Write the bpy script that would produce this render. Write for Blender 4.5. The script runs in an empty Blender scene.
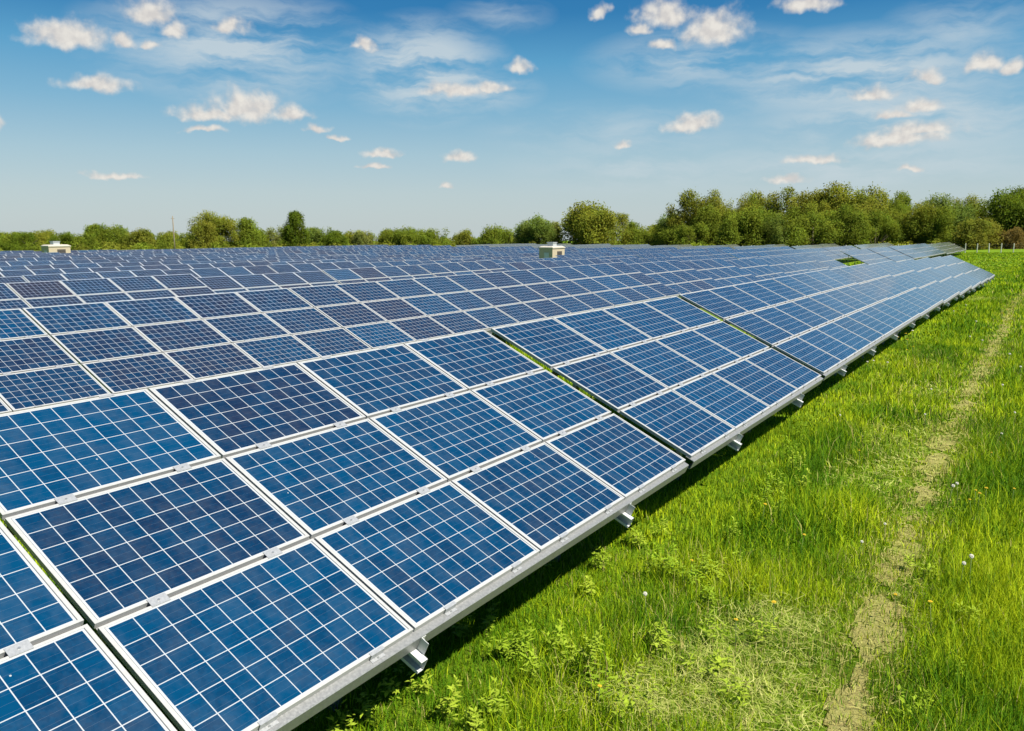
import bpy, math, random
import numpy as np
from mathutils import Vector, Matrix

R = math.radians
S = bpy.context.scene
COL = S.collection
random.seed(7)
rng = np.random.default_rng(11)

# ------------------------------------------------------------------ camera
CAM_H = 3.60                       # metres above the ground by the front row
HEAD, PITCH, FPX = 33.6, -9.57, 807.0
cam = bpy.data.cameras.new('camera')
cam.sensor_width = 36.0
cam.lens = 36.0 * FPX / 1024.0
cam.clip_start, cam.clip_end = 0.1, 5000
cam_o = bpy.data.objects.new('camera', cam)
COL.objects.link(cam_o)
fwd = Vector((math.cos(R(HEAD)) * math.cos(R(PITCH)), math.sin(R(HEAD)) * math.cos(R(PITCH)), math.sin(R(PITCH))))
cam_o.location = (0, 0, CAM_H)
cam_o.rotation_euler = fwd.to_track_quat('-Z', 'Y').to_euler()
S.camera = cam_o
RIGHT = fwd.cross(Vector((0, 0, 1))).normalized()
UPV = RIGHT.cross(fwd)

# ------------------------------------------------------------------ exposure and sampling
S.view_settings.view_transform = 'Standard'
S.view_settings.look = 'None'
S.view_settings.exposure = 0.85
S.view_settings.gamma = 1.0
S.view_settings.use_curve_mapping = False
S.cycles.max_bounces = 6
S.cycles.diffuse_bounces = 3
S.cycles.glossy_bounces = 3
S.cycles.transmission_bounces = 4
S.cycles.transparent_max_bounces = 6
S.cycles.caustics_reflective = False
S.cycles.caustics_refractive = False
S.cycles.use_denoising = True

# ------------------------------------------------------------------ sun
SUN_AZ, SUN_EL = -84.0, 54.0       # azimuth from the row direction (x axis), towards +y positive
sd = Vector((math.cos(R(SUN_AZ)) * math.cos(R(SUN_EL)), math.sin(R(SUN_AZ)) * math.cos(R(SUN_EL)), math.sin(R(SUN_EL))))
sun = bpy.data.lights.new('sun', 'SUN')
sun.energy = 4.6
sun.angle = R(0.53)
sun.color = (1.0, 0.94, 0.82)
sun_o = bpy.data.objects.new('sun', sun)
COL.objects.link(sun_o)
sun_o.rotation_euler = (-sd).to_track_quat('-Z', 'Y').to_euler()
sun_o.location = sd * 100


class NT:
    """small helper that chains shader nodes"""
    def __init__(self, tree):
        self.t = tree
        self.n = tree.nodes
        self.l = tree.links

    def node(self, typ, **kw):
        n = self.n.new(typ)
        for k, v in kw.items():
            setattr(n, k, v)
        return n

    def put(self, sock, v):
        if hasattr(v, 'is_linked'):
            self.l.new(v, sock)
        elif v is not None:
            sock.default_value = v

    def m(self, op, a, b=None, c=None, clamp=False):
        n = self.node('ShaderNodeMath', operation=op, use_clamp=clamp)
        for i, v in enumerate((a, b, c)):
            if v is not None:
                self.put(n.inputs[i], v)
        return n.outputs[0]

    def vm(self, op, a, b=None, c=None, out=0):
        n = self.node('ShaderNodeVectorMath', operation=op)
        for i, v in enumerate((a, b, c)):
            if v is not None:
                self.put(n.inputs[i], v)
        return n.outputs[out]

    def mix(self, f, a, b, blend='MIX'):
        n = self.node('ShaderNodeMix', data_type='RGBA', blend_type=blend)
        n.clamp_factor = True
        self.put(n.inputs[0], f)
        self.put(n.inputs[6], a if hasattr(a, 'is_linked') or len(a) == 4 else (*a, 1))
        self.put(n.inputs[7], b if hasattr(b, 'is_linked') or len(b) == 4 else (*b, 1))
        return n.outputs[2]

    def noise(self, vec, scale, detail=4, rough=0.55, out=0, dist=0.0):
        n = self.node('ShaderNodeTexNoise')
        if vec is not None:
            self.put(n.inputs['Vector'], vec)
        n.inputs['Scale'].default_value = scale
        n.inputs['Detail'].default_value = detail
        n.inputs['Roughness'].default_value = rough
        n.inputs['Distortion'].default_value = dist
        return n.outputs[out]

    def remap(self, v, a, b, c=0.0, d=1.0, smooth=False):
        n = self.node('ShaderNodeMapRange', clamp=True)
        if smooth:
            n.interpolation_type = 'SMOOTHSTEP'
        self.put(n.inputs[0], v)
        for i, q in enumerate((a, b, c, d)):
            n.inputs[i + 1].default_value = q
        return n.outputs[0]


# ------------------------------------------------------------------ sky
W = bpy.data.worlds.new('World')
S.world = W
W.use_nodes = True
wt = NT(W.node_tree)
for n in list(wt.n):
    wt.n.remove(n)
SKY_STR = 0.09
K = 1.0 / (SKY_STR * 2 ** S.view_settings.exposure)   # picture value of 1
sky = wt.node('ShaderNodeTexSky', sky_type='NISHITA')
sky.sun_disc = False
sky.sun_elevation = R(SUN_EL)
sky.sun_rotation = math.atan2(sd.x, sd.y)
sky.altitude = 60
sky.air_density = 1.0
sky.dust_density = 0.6
sky.ozone_density = 2.5
tc = wt.node('ShaderNodeTexCoord')
dirv = tc.outputs['Generated']
sep = wt.node('ShaderNodeSeparateXYZ')
wt.l.new(dirv, sep.inputs[0])
az = wt.m('MULTIPLY', wt.m('ARCTAN2', sep.outputs[1], sep.outputs[0]), 57.29578)
el = wt.m('MULTIPLY', wt.m('ARCSINE', sep.outputs[2]), 57.29578)
comb = wt.node('ShaderNodeCombineXYZ')
wt.l.new(az, comb.inputs[0])
wt.l.new(el, comb.inputs[1])
P = comb.outputs[0]
# ragged edges: the sky coordinate is warped by noise at two sizes
w1 = wt.vm('SUBTRACT', wt.noise(P, 0.42, 3, 0.6, out=1), (0.5, 0.5, 0.5))
w2 = wt.vm('SUBTRACT', wt.noise(P, 1.1, 3, 0.5, out=1), (0.5, 0.5, 0.5))
Pw = wt.vm('MULTIPLY_ADD', w1, (2.2, 1.0, 0), wt.vm('MULTIPLY_ADD', w2, (0.7, 0.55, 0), P))


def sky_dir(x, y):
    d = fwd + RIGHT * ((x - 512) / FPX) + UPV * ((365.5 - y) / FPX)
    d.normalize()
    return math.degrees(math.atan2(d.y, d.x)), math.degrees(math.asin(d.z))


CLOUDS = [(66, 36, 84, 27), (120, 43, 30, 13), (148, 44, 22, 9), (150, 13, 48, 26), (175, 29, 28, 19), (228, 26, 38, 15),
          (97, 85, 68, 17), (247, 107, 74, 32), (210, 114, 76, 16), (288, 112, 44, 17), (318, 127, 26, 8), (335, 137, 22, 6), (383, 152, 38, 9),
          (460, 156, 36, 11), (455, 91, 70, 13), (490, 88, 40, 12), (517, 66, 32, 15), (664, 13, 58, 29), (641, 30, 20, 13), (712, 28, 74, 32),
          (662, 46, 24, 10), (600, 13, 19, 15), (806, 4, 62, 17), (692, 123, 52, 18), (628, 145, 20, 9),
          (872, 94, 48, 14), (928, 76, 46, 12), (984, 62, 40, 19), (1012, 66, 36, 14), (922, 104, 58, 12), (893, 114, 40, 9),
          (920, 130, 80, 15), (900, 138, 100, 18), (812, 158, 62, 10), (787, 179, 40, 9), (912, 170, 28, 7), (202, 130, 40, 7),
          (112, 174, 56, 7), (450, 187, 18, 7), (0, 122, 22, 16), (366, 45, 26, 11), (375, 166, 30, 6)]
dmin = None
for (x, y, w, h) in CLOUDS:
    a, e = sky_dir(x, y + h * 0.12)
    a2, _ = sky_dir(x + w * 0.5, y)
    rx = max(0.4, abs(a2 - a) * 1.36)
    ry = max(0.3, h * 0.5 * 0.071 * 1.65)
    q = wt.vm('MULTIPLY_ADD', Pw, (1 / rx, 1 / ry, 0), (-a / rx, -e / ry, 0))
    q = wt.vm('MAXIMUM', q, wt.vm('MULTIPLY', q, (1, -1.9, 0)))
    d = wt.vm('LENGTH', q, out=1)
    dmin = d if dmin is None else wt.m('SMOOTH_MIN', dmin, d, 0.10)
fine = wt.noise(P, 1.15, 5, 0.5)
dens = wt.m('ADD', wt.m('SUBTRACT', 1.0, dmin), wt.m('MULTIPLY', wt.m('SUBTRACT', fine, 0.5), 0.95))
c_alpha = wt.remap(dens, 0.04, 0.80, 0, 0.95, True)
# lighter tops, warm grey thick bottoms: noise differenced towards the sun side
fine_up = wt.noise(wt.vm('ADD', P, (-0.2, 0.3, 0)), 1.15, 5, 0.5)
relief = wt.m('ADD', 0.5, wt.m('MULTIPLY', wt.m('SUBTRACT', fine, fine_up), 3.2), clamp=True)
c_shade = wt.m('ADD', wt.m('MULTIPLY', relief, 0.6), wt.m('MULTIPLY', wt.remap(dens, 0.1, 0.9, 0.1, 0.45), 1.0), clamp=True)
c_col = wt.mix(c_shade, (.56 * K, .535 * K, .53 * K), (.84 * K, .80 * K, .735 * K))
# thin cirrus veils
cir = None
for (x, y, w, h, k) in [(235, 45, 300, 120, .5), (425, 70, 190, 110, .62), (470, 90, 160, 60, .4), (860, 75, 320, 90, .55), (900, 120, 300, 90, .5),
                        (700, 60, 260, 70, .35), (620, 130, 320, 60, .22), (960, 30, 150, 70, .3), (500, 15, 120, 40, .22), (860, 165, 420, 60, .35), (640, 165, 300, 70, .25)]:
    a, e = sky_dir(x, y)
    rx, ry = w * 0.5 * 0.068, h * 0.5 * 0.071
    q = wt.vm('MULTIPLY_ADD', P, (1 / rx, 1 / ry, 0), (-a / rx, -e / ry, 0))
    v = wt.m('MULTIPLY', wt.m('SUBTRACT', 1.0, wt.vm('LENGTH', q, out=1), clamp=True), k)
    cir = v if cir is None else wt.m('MAXIMUM', cir, v)
rot = wt.node('ShaderNodeMapping')
rot.inputs['Rotation'].default_value = (0, 0, R(-14))
rot.inputs['Scale'].default_value = (0.11, 0.52, 1)
wt.l.new(wt.vm('MULTIPLY_ADD', w1, (1.3, 1.3, 0), P), rot.inputs[0])
streak = wt.noise(rot.outputs[0], 1.3, 6, 0.58, dist=0.15)
cir_a = wt.m('MULTIPLY', wt.m('MULTIPLY', cir, 2.8), wt.remap(streak, 0.33, 0.66, 0, 1, True), clamp=True)
sky_c = sky.outputs[0]
hsv = wt.node('ShaderNodeHueSaturation')
hsv.inputs['Saturation'].default_value = 1.15
wt.l.new(sky_c, hsv.inputs['Color'])
ramp = wt.node('ShaderNodeValToRGB')
wt.put(ramp.inputs[0], wt.m('DIVIDE', el, 45.0, clamp=True))
SKY_COLS = [(0, (.50, .58, .60)), (2.5, (.46, .57, .61)), (5, (.36, .53, .62)), (8, (.20, .43, .60)), (11, (.090, .335, .56)), (14, (.016, .185, .425)), (18, (.005, .135, .36)), (45, (.008, .10, .28))]
els = ramp.color_ramp.elements
els[0].position, els[0].color = 0.0, (*SKY_COLS[0][1], 1)
els[1].position, els[1].color = 1.0, (*SKY_COLS[-1][1], 1)
for (q_, c_) in SKY_COLS[1:-1]:
    els.new(q_ / 45.0).color = (*c_, 1)
rk = wt.vm('SCALE', ramp.outputs[0])
rk.node.inputs['Scale'].default_value = K
grade = wt.mix(0.90, hsv.outputs[0], rk)
withc = wt.mix(wt.m('MULTIPLY', cir_a, 0.8), grade, (.60 * K, .68 * K, .72 * K))
final = wt.mix(c_alpha, withc, c_col)
bg = wt.node('ShaderNodeBackground')
bg.inputs['Strength'].default_value = SKY_STR
wt.l.new(final, bg.inputs['Color'])
wo = wt.node('ShaderNodeOutputWorld')
wt.l.new(bg.outputs[0], wo.inputs['Surface'])

# ------------------------------------------------------------------ terrain (measured step by step along the rows)
_nx = [-400, 0, 3.5, 13.8, 25, 38, 48, 59, 70, 90, 110, 160, 260, 500, 1500]
_ny = [0.2, 0, 0, .17, .43, .74, .95, 1.10, 1.16, 1.22, 1.28, 1.5, 1.7, 4.0, 14.0]
_ex = [-400, 0, 33, 40, 46, 57, 70, 80, 120, 200, 300, 600, 1500]
_ey = [0, 0, 0, .09, .21, .42, .60, .68, .78, .86, 1.0, 3.5, 12.0]


def gz(e, n):
    """ground height (world z) at x=e, y=n"""
    return CAM_H - 3.60 - np.interp(n, _nx, _ny) - np.interp(e, _ex, _ey)


def project(e, n, z):
    e, n, z = np.asarray(e, float), np.asarray(n, float), np.asarray(z, float) - CAM_H
    cx = e * RIGHT.x + n * RIGHT.y + z * RIGHT.z
    cy = e * UPV.x + n * UPV.y + z * UPV.z
    cz = e * fwd.x + n * fwd.y + z * fwd.z
    cz = np.where(cz < 0.05, 0.05, cz)
    return 512 + FPX * cx / cz, 365.5 - FPX * cy / cz, cz


def ground_at(x, y):
    d = fwd + RIGHT * ((x - 512) / FPX) + UPV * ((365.5 - y) / FPX)
    z = -3.48
    for _ in range(30):
        t = z / d.z
        z = float(gz(d.x * t, d.y * t)) - CAM_H
    return d.x * t, d.y * t


# ------------------------------------------------------------------ mesh helpers
def np_mesh(name, V, faces, mats=(), col=None, smooth=False, mat_idx=None):
    """faces: list of (k x n) index arrays, n = 3 or 4"""
    me = bpy.data.meshes.new(name)
    V = np.asarray(V, np.float32)
    me.vertices.add(len(V))
    me.vertices.foreach_set('co', V.ravel())
    faces = [np.asarray(f, np.int32) for f in faces if len(f)]
    nl = sum(f.size for f in faces)
    nf = sum(len(f) for f in faces)
    me.loops.add(nl)
    me.loops.foreach_set('vertex_index', np.concatenate([f.ravel() for f in faces]))
    tot = np.concatenate([np.full(len(f), f.shape[1], np.int32) for f in faces])
    st = np.concatenate([[0], np.cumsum(tot)[:-1]]).astype(np.int32)
    me.polygons.add(nf)
    me.polygons.foreach_set('loop_start', st)
    me.polygons.foreach_set('loop_total', tot)
    if smooth:
        me.polygons.foreach_set('use_smooth', np.ones(nf, bool))
    if mat_idx is not None:
        me.polygons.foreach_set('material_index', np.asarray(mat_idx, np.int32))
    for m in mats:
        me.materials.append(m)
    if col is not None:
        a = me.color_attributes.new('col', 'FLOAT_COLOR', 'POINT')
        c = np.ones((len(V), 4), np.float32)
        c[:, :3] = col
        a.data.foreach_set('color', c.ravel())
    me.update(calc_edges=True)
    me.validate()
    return me


class MB:
    """collects boxes, prisms and tubes into one mesh"""
    def __init__(self):
        self.v, self.f, self.mi = [], [], []

    def box(self, x0, x1, y0, y1, z0, z1, mi=0, M=None):
        p = [Vector((x, y, z)) for z in (z0, z1) for y in (y0, y1) for x in (x0, x1)]
        self.hexa(p, mi, M)

    def hexa(self, p, mi=0, M=None):
        o = len(self.v)
        self.v += [tuple(M @ q) if M else tuple(q) for q in p]
        for f in ((0, 2, 3, 1), (4, 5, 7, 6), (0, 1, 5, 4), (2, 6, 7, 3), (0, 4, 6, 2), (1, 3, 7, 5)):
            self.f.append(tuple(o + i for i in f))
            self.mi.append(mi)

    def extrude_x(self, prof, x0, x1, mi=0, M=None):
        """closed profile in (y,z), extruded along x"""
        o, n = len(self.v), len(prof)
        for x in (x0, x1):
            for (y, z) in prof:
                q = Vector((x, y, z))
                self.v.append(tuple(M @ q) if M else tuple(q))
        for i in range(n):
            j = (i + 1) % n
            self.f.append((o + i, o + j, o + n + j, o + n + i))
            self.mi.append(mi)
        self.f.append(tuple(o + i for i in range(n))[::-1])
        self.f.append(tuple(o + n + i for i in range(n)))
        self.mi += [mi, mi]

    def tube(self, pts, rad, seg=8, mi=0):
        o = len(self.v)
        pts = [Vector(p) for p in pts]
        for i, p in enumerate(pts):
            t = (pts[min(i + 1, len(pts) - 1)] - pts[max(i - 1, 0)]).normalized()
            a = t.cross(Vector((0.13, 0.97, 0.21))).normalized()
            b = t.cross(a)
            for k in range(seg):
                an = 2 * math.pi * k / seg
                self.v.append(tuple(p + (a * math.cos(an) + b * math.sin(an)) * rad[i]))
        for i in range(len(pts) - 1):
            for k in range(seg):
                self.f.append((o + i * seg + k, o + i * seg + (k + 1) % seg, o + (i + 1) * seg + (k + 1) % seg, o + (i + 1) * seg + k))
                self.mi.append(mi)
        self.f.append(tuple(o + k for k in range(seg))[::-1])
        self.f.append(tuple(o + (len(pts) - 1) * seg + k for k in range(seg)))
        self.mi += [mi, mi]

    def mesh(self, name, mats, smooth=False):
        me = bpy.data.meshes.new(name)
        me.from_pydata(self.v, [], self.f)
        for m in mats:
            me.materials.append(m)
        me.polygons.foreach_set('material_index', self.mi)
        if smooth:
            me.polygons.foreach_set('use_smooth', [True] * len(self.f))
        me.update()
        return me


def obj(name, me, parent=None, loc=None, rot=None):
    o = bpy.data.objects.new(name, me)
    COL.objects.link(o)
    if parent is not None:
        o.parent = parent
    if loc is not None:
        o.location = loc
    if rot is not None:
        o.rotation_euler = rot
    return o


def tag(o, label, cat, group=None):
    o['label'] = label
    o['category'] = cat
    if group:
        o['group'] = group
    return o


def kind(o, k):
    o['kind'] = k
    return o


# ------------------------------------------------------------------ materials
def mat(name):
    m = bpy.data.materials.new(name)
    m.use_nodes = True
    t = NT(m.node_tree)
    b = next(n for n in t.n if n.type == 'BSDF_PRINCIPLED')
    return m, t, b


def simple(name, c, rough=0.6, metal=0.0, var=0.12, scale=20.0, bump=0.0, spec=0.5):
    m, t, b = mat(name)
    co = t.node('ShaderNodeTexCoord').outputs['Object']
    n = t.noise(co, scale, 5, 0.6)
    f = t.remap(n, 0.3, 0.7)
    lo = tuple(x * (1 - var) for x in c)
    hi = tuple(min(1, x * (1 + var)) for x in c)
    t.l.new(t.mix(f, lo, hi), b.inputs['Base Color'])
    t.put(b.inputs['Roughness'], t.remap(n, 0.2, 0.8, max(0.05, rough - 0.1), min(1, rough + 0.1)))
    b.inputs['Metallic'].default_value = metal
    b.inputs['Specular IOR Level'].default_value = spec
    if bump:
        bp = t.node('ShaderNodeBump')
        bp.inputs['Strength'].default_value = bump
        bp.inputs['Distance'].default_value = 0.02
        t.l.new(n, bp.inputs['Height'])
        t.l.new(bp.outputs[0], b.inputs['Normal'])
    return m


M_FRAME = simple('anodised_aluminium', (0.45, 0.45, 0.44), 0.42, 0.15, 0.05, 30)
M_GALV = simple('galvanised_steel', (0.29, 0.295, 0.295), 0.45, 0.45, 0.16, 55, 0.06)
M_CLAMP = simple('clamp_aluminium', (0.42, 0.43, 0.44), 0.38, 0.4, 0.08, 60)
M_BEAM = simple('beam_aluminium', (0.56, 0.57, 0.57), 0.5, 0.15, 0.1, 40, 0.05)
M_BOLT = simple('bolt_steel', (0.62, 0.62, 0.60), 0.3, 0.8, 0.1, 90)
M_BARK = simple('bark', (0.10, 0.075, 0.05), 0.9, 0, 0.3, 6, 0.5)
M_WOOD = simple('weathered_wood', (0.22, 0.18, 0.13), 0.85, 0, 0.25, 8, 0.3)
M_CONC = simple('pale_concrete', (0.66, 0.62, 0.53), 0.85, 0, 0.12, 5, 0.2)
M_CREAM = simple('cream_render', (0.46, 0.39, 0.28), 0.85, 0, 0.08, 6, 0.15)
M_ROOF = simple('cream_roof', (0.50, 0.46, 0.38), 0.7, 0, 0.08, 6, 0.1)
M_DARK = simple('dark_grille', (0.09, 0.08, 0.075), 0.6, 0.3, 0.2, 12)
M_VENT = simple('vent_metal', (0.52, 0.55, 0.57), 0.5, 0.3, 0.08, 14)
M_WIRE = simple('fence_wire', (0.30, 0.31, 0.31), 0.5, 0.6, 0.1, 8)


def glass_mat(name, src):
    """solar cells under glass: 10 x 6 cells, thin bus bars, a tone of its own per panel"""
    m, t, b = mat(name)
    uv = t.node('ShaderNodeUVMap', uv_map='UVMap').outputs[0]
    sp = t.node('ShaderNodeSeparateXYZ')
    t.l.new(uv, sp.inputs[0])
    u, v = sp.outputs[0], sp.outputs[1]
    at = t.node('ShaderNodeAttribute', attribute_type=src, attribute_name='tone')
    tone = at.outputs['Fac']
    at2 = t.node('ShaderNodeAttribute', attribute_type=src, attribute_name='seed')
    seed = at2.outputs['Fac']
    lu = t.m('LESS_THAN', t.m('PINGPONG', u, 0.5), 0.020)
    lv = t.m('LESS_THAN', t.m('PINGPONG', v, 0.5), 0.018)
    ou = t.m('GREATER_THAN', t.m('ABSOLUTE', t.m('SUBTRACT', u, 5.0)), 5.0)
    ov = t.m('GREATER_THAN', t.m('ABSOLUTE', t.m('SUBTRACT', v, 3.0)), 3.0)
    line = t.m('MAXIMUM', t.m('MAXIMUM', lu, lv), t.m('MAXIMUM', ou, ov))
    bus = t.m('LESS_THAN', t.m('PINGPONG', t.m('MULTIPLY_ADD', v, 3.0, 0.5), 0.5), 0.012)
    cell = t.node('ShaderNodeCombineXYZ')
    t.put(cell.inputs[0], t.m('FLOOR', u))
    t.put(cell.inputs[1], t.m('FLOOR', v))
    t.put(cell.inputs[2], seed)
    wn = t.node('ShaderNodeTexWhiteNoise', noise_dimensions='3D')
    t.l.new(cell.outputs[0], wn.inputs['Vector'])
    cv = wn.outputs['Value']
    pos = t.node('ShaderNodeCombineXYZ')
    t.put(pos.inputs[0], u)
    t.put(pos.inputs[1], v)
    t.put(pos.inputs[2], t.m('MULTIPLY', seed, 3.7))
    vor = t.node('ShaderNodeTexVoronoi')
    vor.inputs['Scale'].default_value = 7.0
    t.l.new(pos.outputs[0], vor.inputs['Vector'])
    vs = t.node('ShaderNodeSeparateColor')
    t.l.new(vor.outputs['Color'], vs.inputs[0])
    big = t.noise(pos.outputs[0], 0.35, 2, 0.5)
    tt = t.m('ADD', tone, t.m('ADD', t.m('MULTIPLY', t.m('SUBTRACT', cv, 0.5), 0.30),
                              t.m('ADD', t.m('MULTIPLY', t.m('SUBTRACT', vs.outputs[0], 0.5), 0.16), t.m('MULTIPLY', t.m('SUBTRACT', big, 0.5), 0.28))), clamp=True)
    ramp = t.node('ShaderNodeValToRGB')
    e = ramp.color_ramp.elements
    e[0].position, e[0].color = 0.0, (0.0010, 0.043, 0.110, 1)
    e[1].position, e[1].color = 1.0, (0.014, 0.015, 0.034, 1)
    for p_, c_ in ((0.33, (0.0020, 0.029, 0.078, 1)), (0.66, (0.0055, 0.018, 0.050, 1))):
        q = e.new(p_)
        q.color = c_
    t.l.new(tt, ramp.inputs[0])
    c1 = t.mix(t.m('MULTIPLY', bus, 0.12), ramp.outputs[0], (0.35, 0.40, 0.45))
    # dust film and a few droppings
    dust = t.noise(pos.outputs[0], 0.9, 6, 0.65)
    c2 = t.mix(t.remap(dust, 0.42, 0.85, 0.0, 0.07), c1, (0.36, 0.36, 0.33))
    v2 = t.node('ShaderNodeTexVoronoi')
    v2.inputs['Scale'].default_value = 1.1
    t.l.new(pos.outputs[0], v2.inputs['Vector'])
    vs2 = t.node('ShaderNodeSeparateColor')
    t.l.new(v2.outputs['Color'], vs2.inputs[0])
    spot = t.m('MULTIPLY', t.m('LESS_THAN', t.m('ADD', v2.outputs['Distance'], t.m('MULTIPLY', dust, 0.05)), 0.065), t.m('GREATER_THAN', vs2.outputs[1], 0.90))
    seam = t.m('GREATER_THAN', t.m('ABSOLUTE', t.m('SUBTRACT', u, 5.0)), 5.072)
    c3 = t.mix(line, c2, (0.41, 0.435, 0.46))
    c3 = t.mix(seam, c3, (0.12, 0.125, 0.13))
    c3 = t.mix(t.m('GREATER_THAN', tone, 1.4), c3, t.mix(line, (0.10, 0.11, 0.09), (0.20, 0.21, 0.19)))  # far block: reflection of the trees painted in as flat grey cells
    c4 = t.mix(t.m('MULTIPLY', spot, 0.7), c3, (0.5, 0.52, 0.5))
    t.l.new(c4, b.inputs['Base Color'])
    t.put(b.inputs['Roughness'], t.remap(dust, 0.3, 0.8, 0.07, 0.17))
    b.inputs['IOR'].default_value = 1.50
    b.inputs['Specular IOR Level'].default_value = 0.5
    return m


M_CELL = glass_mat('solar_cells', 'OBJECT')
M_CELL_FAR = glass_mat('solar_cells_far', 'GEOMETRY')


def leaf_mat(name, transl=0.45, rough=0.6, soft=0.0):
    m, t, b = mat(name)
    a = t.node('ShaderNodeAttribute', attribute_name='col')
    c = a.outputs['Color']
    b.inputs['Roughness'].default_value = rough
    b.inputs['Specular IOR Level'].default_value = 0.03
    t.l.new(c, b.inputs['Base Color'])
    if soft:
        gn_ = t.node('ShaderNodeNewGeometry').outputs['Normal']
        t.l.new(t.vm('NORMALIZE', t.vm('MULTIPLY_ADD', gn_, (0.55, 0.55, 0.55), (0, 0, soft))), b.inputs['Normal'])
    tr = t.node('ShaderNodeBsdfTranslucent')
    t.l.new(t.mix(1.0, c, (1.15, 1.1, 0.6), 'MULTIPLY'), tr.inputs['Color'])
    mx = t.node('ShaderNodeMixShader')
    mx.inputs[0].default_value = transl
    t.l.new(b.outputs[0], mx.inputs[1])
    t.l.new(tr.outputs[0], mx.inputs[2])
    out = next(n for n in t.n if n.type == 'OUTPUT_MATERIAL')
    t.l.new(mx.outputs[0], out.inputs['Surface'])
    return m


M_GRASS = leaf_mat('grass_blades', 0.30, 0.5, 0.5)
M_LEAF = leaf_mat('tree_leaves', 0.42, 0.6, 0.8)
M_WEED = leaf_mat('weed_leaves', 0.30, 0.45, 0.5)
M_HAY = leaf_mat('cut_grass', 0.20, 0.7, 0.4)


def ground_mat():
    m, t, b = mat('meadow_ground')
    co = t.node('ShaderNodeTexCoord').outputs['Object']
    n1 = t.noise(co, 0.22, 6, 0.6)
    n2 = t.noise(co, 2.3, 6, 0.65)
    n3 = t.noise(co, 17.0, 5, 0.7)
    c = t.mix(t.remap(n2, 0.35, 0.68), (0.110, 0.210, 0.006), (0.210, 0.330, 0.010))
    c = t.mix(t.remap(n1, 0.50, 0.75, 0, 0.6), c, (0.230, 0.265, 0.035))
    c = t.mix(t.remap(n3, 0.45, 0.75, 0, 0.6), c, (0.055, 0.090, 0.008))
    t.l.new(c, b.inputs['Base Color'])
    b.inputs['Roughness'].default_value = 0.95
    b.inputs['Specular IOR Level'].default_value = 0.1
    bp = t.node('ShaderNodeBump')
    bp.inputs['Strength'].default_value = 0.8
    bp.inputs['Distance'].default_value = 0.12
    t.l.new(t.m('ADD', n3, n2), bp.inputs['Height'])
    t.l.new(bp.outputs[0], b.inputs['Normal'])
    return m


def path_mat():
    m, t, b = mat('trodden_earth')
    co = t.node('ShaderNodeTexCoord').outputs['Object']
    n1 = t.noise(co, 1.6, 6, 0.65)
    n2 = t.noise(co, 28.0, 6, 0.7)
    c = t.mix(t.remap(n1, 0.35, 0.65), (0.23, 0.265, 0.040), (0.275, 0.225, 0.085))
    c = t.mix(t.remap(n2, 0.4, 0.7), c, (0.34, 0.33, 0.11))
    t.l.new(c, b.inputs['Base Color'])
    b.inputs['Roughness'].default_value = 0.95
    b.inputs['Specular IOR Level'].default_value = 0.1
    bp = t.node('ShaderNodeBump')
    bp.inputs['Strength'].default_value = 0.9
    bp.inputs['Distance'].default_value = 0.03
    t.l.new(n2, bp.inputs['Height'])
    t.l.new(bp.outputs[0], b.inputs['Normal'])
    return m


M_GROUND, M_PATH = ground_mat(), path_mat()

# ------------------------------------------------------------------ ground sheet
ge = np.unique(np.concatenate([np.arange(-300, 0, 20), np.arange(0, 90, 1.5), np.arange(90, 260, 5), np.arange(260, 620, 30), np.arange(620, 1501, 110)]))
gn = np.unique(np.concatenate([np.arange(-400, -30, 25), np.arange(-30, 40, 1.5), np.arange(40, 280, 5), np.arange(280, 620, 30), np.arange(620, 1501, 110)]))
EE, NN = np.meshgrid(ge, gn, indexing='ij')
ZZ = gz(EE, NN) - 0.004
ii = np.arange(len(ge) * len(gn)).reshape(len(ge), len(gn))
quads = np.stack([ii[:-1, :-1], ii[1:, :-1], ii[1:, 1:], ii[:-1, 1:]], -1).reshape(-1, 4)
ground = obj('ground', np_mesh('ground', np.stack([EE, NN, ZZ], -1).reshape(-1, 3), [quads], [M_GROUND], smooth=True))
kind(ground, 'structure')

# trodden path along the meadow
PATH_PX = [(828, 760), (842, 731), (862, 660), (884, 590), (903, 540), (922, 495), (946, 440), (968, 395), (988, 360), (1003, 330), (1011, 310), (1018, 298), (1032, 288)]
pp = np.array([ground_at(*p) for p in PATH_PX])
sl = np.concatenate([[0], np.cumsum(np.hypot(*np.diff(pp, axis=0).T))])
ss = np.arange(0, sl[-1], 0.15)
pc = np.stack([np.interp(ss, sl, pp[:, 0]), np.interp(ss, sl, pp[:, 1])], 1)
for _ in range(12):
    pc[1:-1] = (pc[:-2] + pc[1:-1] * 2 + pc[2:]) / 4
tg = np.gradient(pc, axis=0)
tg /= np.linalg.norm(tg, axis=1)[:, None]
pn = np.stack([-tg[:, 1], tg[:, 0]], 1)


def wob(s, f, ph):
    return np.sin(s * f + ph) + 0.6 * np.sin(s * f * 2.3 + ph * 1.7) + 0.4 * np.sin(s * f * 5.1 + ph * 2.9)


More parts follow.
